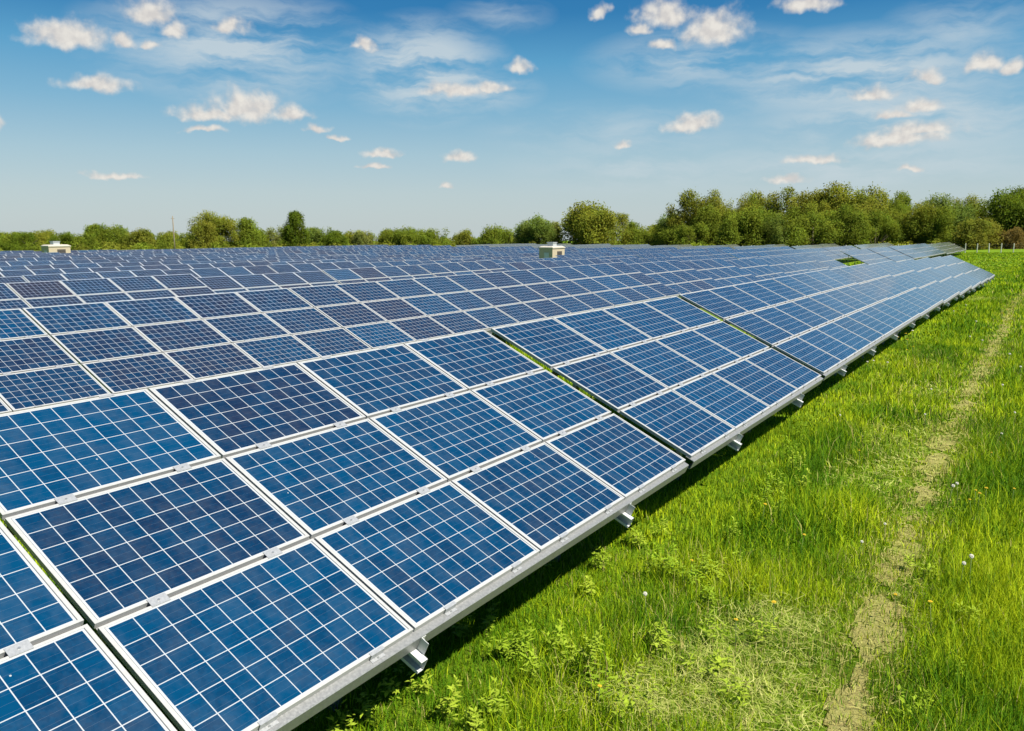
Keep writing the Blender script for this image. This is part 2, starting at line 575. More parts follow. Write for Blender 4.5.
hw_l = 0.19 + 0.05 * wob(ss, 1.7, 0.4)
hw_r = 0.17 + 0.05 * wob(ss, 1.9, 2.4)
def vnoise(e, n, s, seed):
    """cheap smooth value noise"""
    r = np.random.default_rng(seed)
    G = r.random((64, 64))
    x, y = np.asarray(e) / s + 1000, np.asarray(n) / s + 1000
    xi, yi = np.floor(x).astype(int), np.floor(y).astype(int)
    fx, fy = x - xi, y - yi
    fx, fy = fx * fx * (3 - 2 * fx), fy * fy * (3 - 2 * fy)
    g = lambda a, b_: G[a % 64, b_ % 64]
    return (g(xi, yi) * (1 - fx) + g(xi + 1, yi) * fx) * (1 - fy) + (g(xi, yi + 1) * (1 - fx) + g(xi + 1, yi + 1) * fx) * fy


def worn(e, n, off):
    """how bare the track is, 0..1, for points at the signed offset off from its middle line"""
    v = vnoise(e, n, 0.16, 41) * .45 + vnoise(e, n, 0.5, 42) * .55
    return np.clip(1.30 - np.abs(off) / 0.16 + (v - 0.55) * 3.4, 0, 1)


cols = []
fs = np.arange(0, sl[-1], 0.04)
fc = np.stack([np.interp(fs, ss, pc[:, 0]), np.interp(fs, ss, pc[:, 1])], 1)
fnrm = np.stack([np.interp(fs, ss, pn[:, 0]), np.interp(fs, ss, pn[:, 1])], 1)
offs = np.linspace(-0.36, 0.36, 19)
for k in offs:
    q = fc + fnrm * k
    cols.append(np.stack([q[:, 0], q[:, 1], gz(q[:, 0], q[:, 1]) + 0.004 + 0.012 * (vnoise(q[:, 0], q[:, 1], .12, 44) - .2)], 1))
pv = np.stack(cols, 1)
ii = np.arange(pv.shape[0] * 19).reshape(-1, 19)
quads = np.stack([ii[:-1, :-1], ii[:-1, 1:], ii[1:, 1:], ii[1:, :-1]], -1)
cen = (pv[:-1, :-1] + pv[1:, 1:]) / 2
bare_f = worn(cen[..., 0].ravel(), cen[..., 1].ravel(), np.tile((offs[:-1] + offs[1:]) / 2, pv.shape[0] - 1))
quads = quads.reshape(-1, 4)[bare_f > 0.42]
path = obj('path', np_mesh('path', pv.reshape(-1, 3), [quads], [M_PATH], smooth=True))
kind(path, 'structure')


def path_dist(e, n):
    best = np.full(len(e), 1e9)
    for k in range(0, len(pc), 2):
        d = (e - pc[k, 0]) ** 2 + (n - pc[k, 1]) ** 2
        best = np.minimum(best, d)
    return np.sqrt(best)


# ------------------------------------------------------------------ solar tables
TILT = R(24.7)
CT, ST = math.cos(TILT), math.sin(TILT)
PU, PV = 1.67, 1.105               # pitch of the panels along the row and up the slope
PW, PH = 1.65, 1.072               # one panel
HB = 0.87                          # height of the lower edge
TR = Matrix.Rotation(TILT, 4, 'X')
UVW = (-0.10, 10.10, -0.05, 6.05)


def set_uv(me, coords):
    uvl = me.uv_layers.new(name='UVMap')
    arr = np.zeros((len(me.loops), 2), np.float32)
    for li, (a, b_) in coords.items():
        arr[li] = (a, b_)
    uvl.data.foreach_set('uv', arr.ravel())


def add_glass_uv(me, mi_glass, x0, x1, y0, y1):
    """uv in cell units for faces whose material index is mi_glass, from local x, y"""
    uvl = me.uv_layers.new(name='UVMap')
    for p in me.polygons:
        for li in p.loop_indices:
            co = me.vertices[me.loops[li].vertex_index].co
            a = (co.x - x0) / (x1 - x0)
            b_ = (co.y - y0) / (y1 - y0)
            uvl.data[li].uv = (UVW[0] + a * (UVW[1] - UVW[0]), UVW[2] + b_ * (UVW[3] - UVW[2]))


FU, FV = 0.026, 0.019
mb = MB()
mb.box(FU - 0.006, PW - FU + 0.006, FV - 0.006, PH - FV + 0.006, -0.010, -0.003)
ME_GLASS = mb.mesh('solar_panel', [M_CELL])
add_glass_uv(ME_GLASS, 0, FU, PW - FU, FV, PH - FV)
mb = MB()
mb.box(0, FU, 0, PH, -0.038, 0)
mb.box(PW - FU, PW, 0, PH, -0.038, 0)
mb.box(FU, PW - FU, 0, FV, -0.038, -0.0005)
mb.box(FU, PW - FU, PH - FV, PH, -0.038, -0.0005)
ME_FRAME = mb.mesh('frame', [M_FRAME])
# panel with its frame in one mesh, for tables further off
mb = MB()
mb.box(0, PW, 0, PH, -0.038, -0.003, 1)
mb.box(FU, PW - FU, FV, PH - FV, -0.004, -0.0005, 0)
ME_PANEL = mb.mesh('solar_panel_whole', [M_CELL, M_FRAME])
add_glass_uv(ME_PANEL, 0, FU, PW - FU, FV, PH - FV)

TW = 4 * PU - 0.02                 # table width
# lower rail: galvanised channel whose lip shows beyond the panels
RAIL = [(0.060, -0.040), (-0.052, -0.040), (-0.060, -0.046), (-0.060, -0.150), (-0.052, -0.158), (0.0, -0.158), (0.0, -0.150), (-0.048, -0.150), (-0.052, -0.146), (-0.052, -0.052), (-0.046, -0.048), (0.060, -0.048)]
mb = MB()
mb.extrude_x(RAIL, -0.012, TW + 0.012)
ME_RAIL = mb.mesh('lower_rail', [M_GALV])
PURL = [(-0.032, -0.040), (0.032, -0.040), (0.032, -0.046), (-0.026, -0.046), (-0.026, -0.150), (0.032, -0.150), (0.032, -0.156), (-0.032, -0.156)]
mb = MB()
mb.extrude_x(PURL[::-1], 0.01, TW - 0.01)
ME_PURL = mb.mesh('purlin', [M_GALV])
# rafter: open channel running up the slope under the rails, its lower end sticks out
mb = MB()
L0, L1 = -0.170, 3 * PV - 0.15
za, zb = -0.158, -0.265
mb.box(0.027, 0.032, L0, L1, zb, za)
mb.box(-0.035, 0.0269, L0, L1, za - 0.006, za - 0.0003)
mb.box(-0.035, 0.0269, L0, L1, zb, zb + 0.006)
mb.box(-0.035, -0.030, L0, L1, za - 0.024, za - 0.0061)
mb.box(-0.035, -0.030, L0, L1, zb + 0.0061, zb + 0.024)
ME_RAFT = mb.mesh('rafter', [M_BEAM])
# bracket that bolts the rail to the rafter, with two bolt heads
mb = MB()
mb.box(0.0325, 0.0375, -0.130, -0.066, -0.255, -0.052)
mb.box(0.0325, 0.080, -0.0655, -0.0612, -0.156, -0.052)
for zz in (-0.080, -0.128):
    mb.tube([(0.058, -0.0656, zz), (0.058, -0.080, zz)], [0.012, 0.011], 6, 1)
for yy, zz in ((-0.100, -0.195), (-0.100, -0.235)):
    mb.tube([(0.0376, yy, zz), (0.050, yy, zz)], [0.011, 0.010], 6, 1)
ME_BRACK = mb.mesh('bracket', [M_BEAM, M_BOLT])


def post_mesh(yl, name):
    """upright in table axes, from the ground to the rafter at slope distance yl"""
    mb = MB()
    y, z = yl * CT + 0.26 * ST, HB + yl * ST - 0.255 * CT
    mb.box(-0.045, 0.045, y - 0.003, y + 0.003, -0.35, z)
    mb.box(-0.045, -0.039, y + 0.0031, y + 0.06, -0.35, z)
    mb.box(0.039, 0.045, y + 0.0031, y + 0.06, -0.35, z)
    return mb.mesh(name, [M_GALV])


ME_POST_F, ME_POST_B = post_mesh(0.75, 'post_front'), post_mesh(2.65, 'post_back')
# clamps
mb = MB()
mb.box(-0.062, 0.062, -0.034, 0.036, 0.0005, 0.0045)
mb.tube([(0, 0, 0.0046), (0, 0, 0.010)], [0.0085, 0.0075], 8, 1)
ME_CLAMP = mb.mesh('clamp', [M_CLAMP, M_BOLT])
mb = MB()
mb.box(-0.062, 0.062, -0.004, 0.020, 0.0005, 0.0045)
mb.box(-0.062, 0.062, -0.0085, -0.0042, -0.036, 0.0045)
mb.box(-0.062, 0.062, -0.034, -0.0087, -0.0395, -0.036)
mb.tube([(0, -0.021, -0.0359), (0, -0.021, -0.029)], [0.0085, 0.0075], 8, 1)
ME_CLAMP_LOW = mb.mesh('edge_clamp', [M_CLAMP, M_BOLT])
# support in one mesh for tables further off
mb = MB()
mb.extrude_x(RAIL, -0.01, TW + 0.01, 0, Matrix.Translation((0, 0, HB)) @ TR)
for v in (1, 2):
    mb.extrude_x(PURL[::-1], 0.01, TW - 0.01, 0, Matrix.Translation((0, 0, HB)) @ TR @ Matrix.Translation((0, v * PV - 0.017, 0)))
mb.extrude_x(PURL[::-1], 0.01, TW - 0.01, 0, Matrix.Translation((0, 0, HB)) @ TR @ Matrix.Translation((0, 3 * PV - 0.075, 0)))
for u in (1, 3):
    X = u * PU - 0.01
    Mx = Matrix.Translation((X, 0, HB)) @ TR
    mb.box(-0.035, 0.035, L0, L1, zb, za, 1, Mx)
    mb.box(0.036, 0.041, -0.125, -0.066, -0.262, -0.052, 0, Mx)
    for yl in (0.75, 2.65):
        y, z = yl * CT + 0.26 * ST, HB + yl * ST - 0.255 * CT
        mb.box(X - 0.045, X + 0.045, y - 0.02, y + 0.02, -0.35, z)
ME_SUPP = mb.mesh('support_frame', [M_GALV, M_BEAM])


def far_table_mesh(seed, grey=False):
    """whole table in one mesh, for the distance"""
    r = random.Random(seed)
    mb = MB()
    tone, sd_ = [], []
    T = Matrix.Translation((0, 0, HB)) @ TR
    uvb = []
    for v in range(3):
        for u in range(4):
            x, y = u * PU, v * PV
            k0 = len(mb.f)
            mb.box(x, x + PW, y, y + PH, -0.038, -0.006, 1, T)
            mb.box(x + FU, x + PW - FU, y + FV, y + PH - FV, -0.0055, 0.0, 0, T)
            tv, sv = min(1, max(0, r.gauss(0.5, 0.15))), r.random() * 50
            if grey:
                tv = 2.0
            tone += [tv] * (len(mb.f) - k0)
            sd_ += [sv] * (len(mb.f) - k0)
            uvb += [(x + FU, y + FV)] * (len(mb.f) - k0)
    np_ = len(mb.f)
    T2 = Matrix.Translation((0, 0, HB)) @ TR
    mb.extrude_x(RAIL, -0.01, TW + 0.01, 2, T2)
    for u in (1, 3):
        X = u * PU - 0.01
        Mx = Matrix.Translation((X, 0, HB)) @ TR
        mb.box(-0.035, 0.035, L0, L1, zb, za, 2, Mx)
        for yl in (0.75, 2.65):
            y, z = yl * CT + 0.26 * ST, HB + yl * ST - 0.255 * CT
            mb.box(X - 0.045, X + 0.045, y - 0.02, y + 0.02, -0.35, z, 2)
    n_extra = len(mb.f) - np_
    tone += [0] * n_extra
    sd_ += [0] * n_extra
    me = mb.mesh('far_solar_table', [M_CELL_FAR, M_FRAME, M_GALV])
    a = me.attributes.new('tone', 'FLOAT', 'FACE')
    a.data.foreach_set('value', tone)
    a = me.attributes.new('seed', 'FLOAT', 'FACE')
    a.data.foreach_set('value', sd_)
    Ti = T.inverted()
    uvl = me.uv_layers.new(name='UVMap')
    for p in me.polygons:
        if p.material_index != 0:
            continue
        x0, y0 = uvb[p.index]
        for li in p.loop_indices:
            co = Ti @ me.vertices[me.loops[li].vertex_index].co
            a_ = (co.x - x0) / (PW - 2 * FU)
            b_ = (co.y - y0) / (PH - 2 * FV)
            uvl.data[li].uv = (UVW[0] + a_ * (UVW[1] - UVW[0]), UVW[2] + b_ * (UVW[3] - UVW[2]))
    return me


FAR = [far_table_mesh(k) for k in range(10)]
FAR_GREY = [far_table_mesh(k + 20, True) for k in range(2)]  # cells coloured grey to stand in for mirrored trees
ORD = ['first', 'second', 'third', 'fourth', 'fifth', 'sixth', 'seventh', 'eighth', 'ninth', 'tenth', 'eleventh', 'twelfth', 'thirteenth',
       'fourteenth', 'fifteenth', 'sixteenth', 'seventeenth', 'eighteenth', 'nineteenth', 'twentieth']
TONES_FRONT = {-1: [.05, .05, .05, .12, .1, .1, .1, .08, .1, .1, .1, .1],
               0: [.14, .22, .34, .34, .46, .20, .20, .22, .02, .60, .34, .36],
               1: [.30, .16, .30, .34, .40, .26, .20, .24, .36, .24, .30, .24]}


def panel(parent, u, v, tone, near):
    p = obj('solar_panel', ME_GLASS if near else ME_PANEL, parent, (u * PU, v * PV * CT, HB + v * PV * ST), (TILT, 0, 0))
    p['tone'] = float(tone)
    p['seed'] = random.random() * 50
    if near:
        obj('frame', ME_FRAME, p)
    return p


def on_slope(x, y, z=0.0):
    q = TR @ Vector((x, y, z))
    return (q.x, q.y, q.z + HB)


def solar_table(e, n, z, tier, tones, label, group):
    if tier == 2:
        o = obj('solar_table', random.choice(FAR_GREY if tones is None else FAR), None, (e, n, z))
        o.rotation_euler = (0, random.uniform(-.003, .003), 0)
        return tag(o, label, 'solar table', group)
    t = bpy.data.objects.new('solar_table', None)
    COL.objects.link(t)
    t.location = (e, n, z)
    t.empty_display_size = 0.2
    if tier == 1:
        t.rotation_euler = (random.uniform(-.004, .004), random.uniform(-.003, .003), 0)
    tag(t, label, 'solar table', group)
    for v in range(3):
        for u in range(4):
            panel(t, u, v, tones[v * 4 + u], tier == 0)
    if tier == 1:
        obj('support_frame', ME_SUPP, t)
        return t
    rot = (TILT, 0, 0)
    obj('lower_rail', ME_RAIL, t, (0, 0, HB), rot)
    for v in (1, 2):
        obj('purlin', ME_PURL, t, on_slope(0, v * PV - 0.017), rot)
    obj('purlin', ME_PURL, t, on_slope(0, 3 * PV - 0.075), rot)
    for u in (1, 3):
        r_ = obj('rafter', ME_RAFT, t, on_slope(u * PU - 0.01, 0), rot)
        obj('bracket', ME_BRACK, r_)
        for mp in (ME_POST_F, ME_POST_B):
            obj('post', mp, t, (u * PU - 0.01, 0, 0))
    for u in range(4):
        for fx in (0.24, 0.78):
            x = u * PU + fx * PW
            obj('clamp', ME_CLAMP_LOW, t, on_slope(x, 0), rot)
            for v in (1, 2):
                obj('clamp', ME_CLAMP, t, on_slope(x, v * PV - 0.0165), rot)
            c = obj('clamp', ME_CLAMP_LOW, t, on_slope(x, 3 * PV - 0.033), rot)
            c.rotation_euler = (TILT, 0, math.pi)
            q = Matrix.Rotation(TILT, 4, 'X') @ Matrix.Rotation(math.pi, 4, 'Z')
            c.rotation_euler = q.to_euler()
    return t


ROW_N = [3.45] + [13.82 + 10.4 * k for k in range(12)]
ROW_N[2] = 24.6
START = {0: 2.31 - 6.72, 1: 7.87 - 2 * 6.70, 2: 12.51 - 2 * 6.70}
HUTS = [(552.5, 100.0), (48.8, 112.0)]   # picture column of the near corner and depth


def hut_place(x, D):
    d = fwd + RIGHT * ((x - 512) / FPX) + UPV * ((365.5 - 250) / FPX)
    return d.x * D, d.y * D


hut_xy = [hut_place(*h) for h in HUTS]
n_tables = 0
for k, n in enumerate(ROW_N):
    pitch = 6.85 if k == 0 else 6.70
    blocks = []
    s0 = START.get(k, -20 + random.random() * 6.7)
    e, lst = s0, []
    lim = 71.5 if k == 0 else 75.5 if k < 6 else 82.0 if k < 11 else 150.0
    while e + TW < lim:
        lst.append(e)
        e += (6.72 if e < 0 else 6.85 if e < 12 else 6.70) if k == 0 else pitch
    blocks.append(lst)
    if 0 < k < 11:
        blocks.append([81.0 + pitch * j + 0.3 * (k % 3) for j in range(9)])
        blocks.append([143.2 + pitch * j + 0.3 * (k % 3) for j in range(5)])
    for bi, lst in enumerate(blocks):
        vis = []
        for e in lst:
            ec = e + TW / 2
            z = float(gz(ec, n))
            xs, ys, ds = project([e, e + TW, e, e + TW], [n, n, n + 3, n + 3], [z + .7, z + .7, z + 2.1, z + 2.1])
            if ds.max() < 1.0 or xs.max() < -40 or xs.min() > 1040 or ys.min() > 800:
                continue
            if any(abs(e + TW / 2 - hx - 1.5) < TW / 2 + 1.9 and abs(n + 1.5 - hy - 1.0) < 2.9 for hx, hy in hut_xy):
                continue
            vis.append((e, z, float(np.median(ds))))
        for j, (e, z, d) in enumerate(vis):
            jit = 0.0
            if k == 0:
                jit = 0.05 if e < 0 else 0.0 if j < 3 else random.uniform(-0.02, 0.02)
            elif k == 1 and bi == 0:
                jit = 0.0 if e < 25 else (0.02 if e < 33 else random.uniform(-.05, .03))
            elif k == 2 and bi == 0:
                jit = 0.10 if e < 18 else random.uniform(-.08, .03)
            else:
                jit = random.uniform(-0.035, 0.035)
            if bi == 1 and k == 1:
                jit += 0.22
            tier = 0 if (d < 24 and k < 2) else (1 if d < 62 else 2)
            dark = {0: 0.30, 1: 0.52, 2: 0.55}.get(k, 0.50)
            tones = [min(1, max(0, random.gauss(dark, 0.09 if k == 0 else 0.15))) for _ in range(12)]
            if k == 0:
                idx = round((e - 2.31) / 6.85)
                tones = TONES_FRONT.get(idx, tones)
            row = 'front row' if k == 0 else ORD[k] + ' row back'
            if bi == 0:
                if tier < 2:
                    lab = f'solar table of twelve blue panels, {ORD[j]} from the left in the {row}'
                    if k == 0 and j == 0:
                        lab = 'nearest solar table of blue panels, cut off by the lower left picture corner'
                    elif k == 0 and j == 1:
                        lab = 'big blue solar table in front, second in the row beside the grass strip'
                    elif k == 0 and j == len(vis) - 1:
                        lab = 'farthest solar table of the front row, where the row ends in grass'
                else:
                    lab = f'distant blue solar table near the right end of the {row}' if k < 4 else f'small distant solar table in the {row}, before the first aisle'
            elif bi == 1:
                lab = f'pale distant solar table beyond the grassy aisle, in the {row}'
            else:
                lab = f'greyish far solar table beside the boundary fence, in the {row}'
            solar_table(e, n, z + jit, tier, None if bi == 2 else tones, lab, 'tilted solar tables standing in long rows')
            n_tables += 1
print('tables', n_tables)

# ------------------------------------------------------------------ equipment huts among the tables
HUT_BASE = 0.35                     # the huts stand on a low plinth


def hut(x, y, label):
    z = float(gz(x, y)) + HUT_BASE
    t = bpy.data.objects.new('equipment_hut', None)
    COL.objects.link(t)
    t.location = (x, y, z)
    tag(t, label, 'hut', 'small cream equipment huts among the solar tables')
    mb = MB()
    mb.box(0, 3.0, 0, 1.95, -0.3, 2.62)
    w = obj('wall', mb.mesh('hut_wall', [M_CREAM]), t)
    mb = MB()
    mb.box(-0.08, 3.08, -0.08, 2.03, 2.623, 2.75)
    mb.hexa([Vector(p) for p in ((-0.03, -0.03, 2.752), (3.03, -0.03, 2.752), (-0.03, 1.98, 2.752), (3.03, 1.98, 2.752),
                                 (0.25, 0.25, 2.90), (2.75, 0.25, 2.90), (0.25, 1.75, 2.90), (2.75, 1.75, 2.90))])
    obj('roof', mb.mesh('hut_roof', [M_ROOF]), t)
    mb = MB()
    mb.box(0.95, 1.85, 0.5, 1.35, 2.903, 3.30)
    mb.box(0.88, 1.92, 0.43, 1.42, 3.303, 3.37)
    obj('roof_vent', mb.mesh('hut_vent', [M_VENT]), t)
    mb = MB()
    mb.box(1.15, 2.30, -0.035, -0.003, 0.05, 2.25)
    d = obj('door', mb.mesh('hut_door', [M_DARK]), t)
    mb = MB()
    for a in range(9):
        mb.box(1.22, 1.68, -0.060, -0.037, 0.3 + a * 0.2, 0.36 + a * 0.2)
        mb.box(1.76, 2.23, -0.060, -0.037, 0.3 + a * 0.2, 0.36 + a * 0.2)
    obj('louvre', mb.mesh('hut_louvre', [M_DARK]), d)
    mb = MB()
    mb.box(-0.03, -0.003, 0.5, 1.2, 1.4, 2.1)
    obj('vent_grille', mb.mesh('hut_grille', [M_VENT]), t)


hut(*hut_xy[0], 'cream equipment hut with roof vent, among panels left of the biggest lone tree')
hut(*hut_xy[1], 'cream equipment hut with roof vent, at far left before the hedge')

# ------------------------------------------------------------------ wooden pole
def at_depth(x, D):
    d = fwd + RIGHT * ((x - 512) / FPX) + UPV * ((365.5 - 245) / FPX)
    return d.x * D, d.y * D


px, py = at_depth(174.5, 195)
pz = float(gz(px, py))
mb = MB()
mb.tube([(0, 0, -0.5), (0, 0, 4.0), (0, 0, 9.1)], [0.17, 0.15, 0.11], 10)
t = obj('utility_pole', mb.mesh('utility_pole', [M_WOOD], True), None, (px, py, pz))
tag(t, 'thin bare wooden pole rising above the far hedge on the left', 'pole')
mb = MB()
mb.box(-0.45, 0.45, -0.05, 0.05, 8.45, 8.56)
obj('crossarm', mb.mesh('crossarm', [M_WOOD]), t)

# ------------------------------------------------------------------ boundary fence
FE = 186.0
fence = bpy.data.objects.new('boundary_fence', None)
COL.objects.link(fence)
fence.location = (FE, 0, float(gz(FE, 0)))
tag(fence, 'pale concrete post and wire fence along the far field edge', 'fence')
mb = MB()
mb.tube([(0, 0, -0.4), (0, 0, 1.0), (0, 0, 1.83), (0, 0, 1.87)], [0.10, 0.095, 0.09, 0.06], 10)
ME_FP = mb.mesh('fence_post', [M_CONC])
fn = np.arange(-14, 78, 2.05)
fpts = []
for n in fn:
    dz = float(gz(FE, n)) - fence.location.z + random.uniform(-.06, .06)
    o = obj('post', ME_FP, fence, (random.uniform(-.06, .06), n, dz), (random.uniform(-.03, .03), random.uniform(-.03, .03), 0))
    fpts.append((0.08, n, dz))
mb = MB()
for h in (0.4, 0.85, 1.3, 1.65):
    for a, b_ in zip(fpts[:-1], fpts[1:]):
        mb.tube([(a[0], a[1], a[2] + h), (b_[0], b_[1], b_[2] + h)], [0.006, 0.006], 4)
obj('wire', mb.mesh('wires', [M_WIRE]), fence)

# ------------------------------------------------------------------ trees
def crown_mesh(name, w, h, seed, base_col, dense=1.0, shape=0, leaf=0.34):
    """leafy crown: many small leaf clumps over uneven lobes; origin at the crown's foot centre"""
    r = np.random.default_rng(seed)
    nl = int(20 + 12 * min(1.6, w / 9))
    C, Rr = [], []
    nlead = 1 if shape == 1 else int(r.integers(3, 6)) if w > 5 else 2
    LX = r.uniform(-.30, .30, (nlead, 2)) * w * (nlead > 1)
    LH = h * r.uniform(.74, .98, nlead)
    LH[r.integers(nlead)] = h
    LW = w * (np.full(1, .85) if nlead == 1 else r.uniform(.48, .70, nlead))
    for i in range(int(nl * 1.5)):
        k = i % nlead
        t = r.random()
        if shape == 1:      # taller, narrowing
            prof = 1.0 - 0.62 * t ** 1.2
        elif shape == 2:    # low bush
            prof = math.sqrt(max(0.05, 1 - (t * 0.9) ** 2))
        else:
            prof = math.sin(math.pi * (0.20 + 0.68 * t)) ** 0.7
        a = r.random() * 2 * math.pi
        q = math.sqrt(r.random()) * 0.42 * LW[k] * prof
        lr = LW[k] * r.uniform(0.15, 0.27) * (0.72 + 0.3 * prof)
        z = min(LH[k] * (0.04 + 0.90 * t), LH[k] - lr * 0.9)
        C.append((LX[k, 0] + q * math.cos(a), LX[k, 1] + q * math.sin(a), z))
        Rr.append(lr)
    for i in range(int(nl * 0.9)):          # small plumes that break the outline
        t = r.uniform(.2, 1.0)
        prof = (1.0 - 0.62 * t ** 1.2) if shape == 1 else math.sin(math.pi * (0.16 + 0.72 * t)) ** 0.7
        a = r.random() * 2 * math.pi
        k = int(r.integers(nlead))
        q = r.uniform(.30, .52) * LW[k] * prof
        lr = LW[k] * r.uniform(.07, .14)
        C.append((LX[k, 0] + q * math.cos(a), LX[k, 1] + q * math.sin(a), min(LH[k] * (0.06 + .92 * t), LH[k] - lr * .8)))
        Rr.append(lr)
    C, Rr = np.array(C), np.array(Rr)
    nl = len(C)
    area = (Rr ** 2).sum() * 4 * math.pi
    N = int(min(30000, max(2200, area / (leaf ** 2) * 0.95 * dense)))
    leaf = leaf * math.sqrt(max(1.0, area / leaf ** 2 * 0.95 * dense / 30000))
    pk = Rr ** 2 / (Rr ** 2).sum()
    li = r.choice(nl, N, p=pk)
    d = r.normal(size=(N, 3))
    d /= np.linalg.norm(d, axis=1)[:, None]
    rad = Rr[li] * (0.62 + 0.52 * r.random(N))
    # uneven lobes
    bump = 1 + 0.18 * np.sin(d[:, 0] * 5 + li * 1.3) * np.sin(d[:, 1] * 6 + li) + 0.12 * np.sin(d[:, 2] * 9 + li * 2.1)
    p = C[li] + d * (rad * bump)[:, None] * np.array([1, 1, 1.15])
    p += r.normal(size=(N, 3)) * np.array([.020, .020, .026]) * w
    p[:, 2] = np.maximum(p[:, 2], 0.02 * h)
    inside = np.zeros(N)
    for c, q in zip(C, Rr):
        inside += np.linalg.norm(p - c, axis=1) < q * 0.66
    keep = (inside < 1.5) | (r.random(N) < 0.25)
    p, d, li = p[keep], d[keep], li[keep]
    N = len(p)
    nrm = d * 0.9 + r.normal(size=(N, 3)) * 0.65 + np.array([0, 0, 0.25])
    nrm /= np.linalg.norm(nrm, axis=1)[:, None]
    a = np.cross(nrm, r.normal(size=(N, 3)))
    a /= np.linalg.norm(a, axis=1)[:, None]
    b_ = np.cross(nrm, a)
    s = leaf * r.uniform(0.45, 1.05, N)[:, None]
    asp = r.uniform(0.55, 0.95, N)[:, None]
    V = np.stack([p - a * s, p - b_ * s * asp * 0.6 + nrm * s * 0.12, p + a * s, p + b_ * s * asp * 0.6 + nrm * s * 0.12], 1).reshape(-1, 3)
    lobe_v = r.uniform(0.78, 1.22, nl)[li]
    lobe_y = r.uniform(-0.10, 0.08, nl)[li]
    leaf_v = r.uniform(0.8, 1.22, N)
    c = np.array(base_col)[None] * (lobe_v * leaf_v)[:, None]
    c[:, 0] *= 1 + lobe_y + r.uniform(-.1, .1, N)
    f = np.arange(N * 4).reshape(N, 4)
    return np_mesh(name, V, [f], [M_LEAF], col=np.repeat(np.clip(c, 0, .4), 4, axis=0))


def trunk_mesh(name, h_tr, rad, w, h, seed):
    r = random.Random(seed)
    mb = MB()
    top = (r.uniform(-.3, .3), r.uniform(-.3, .3), h_tr + h * 0.55)
    mb.tube([(0, 0, -0.4), (r.uniform(-.1, .1), r.uniform(-.1, .1), h_tr * 0.6), (top[0] * .5, top[1] * .5, h_tr + h * .2), top], [rad * 1.25, rad, rad * .75, rad * .25], 8)
    for i in range(6):
        a = r.random() * 6.28
        z0 = h_tr + h * r.uniform(0.0, 0.3)
        L = w * r.uniform(.2, .36)
        mb.tube([(0, 0, z0), (math.cos(a) * L * .5, math.sin(a) * L * .5, z0 + h * .12), (math.cos(a) * L, math.sin(a) * L, z0 + h * .3)], [rad * .5, rad * .3, rad * .08], 6)
    return mb.mesh(name, [M_BARK], True)


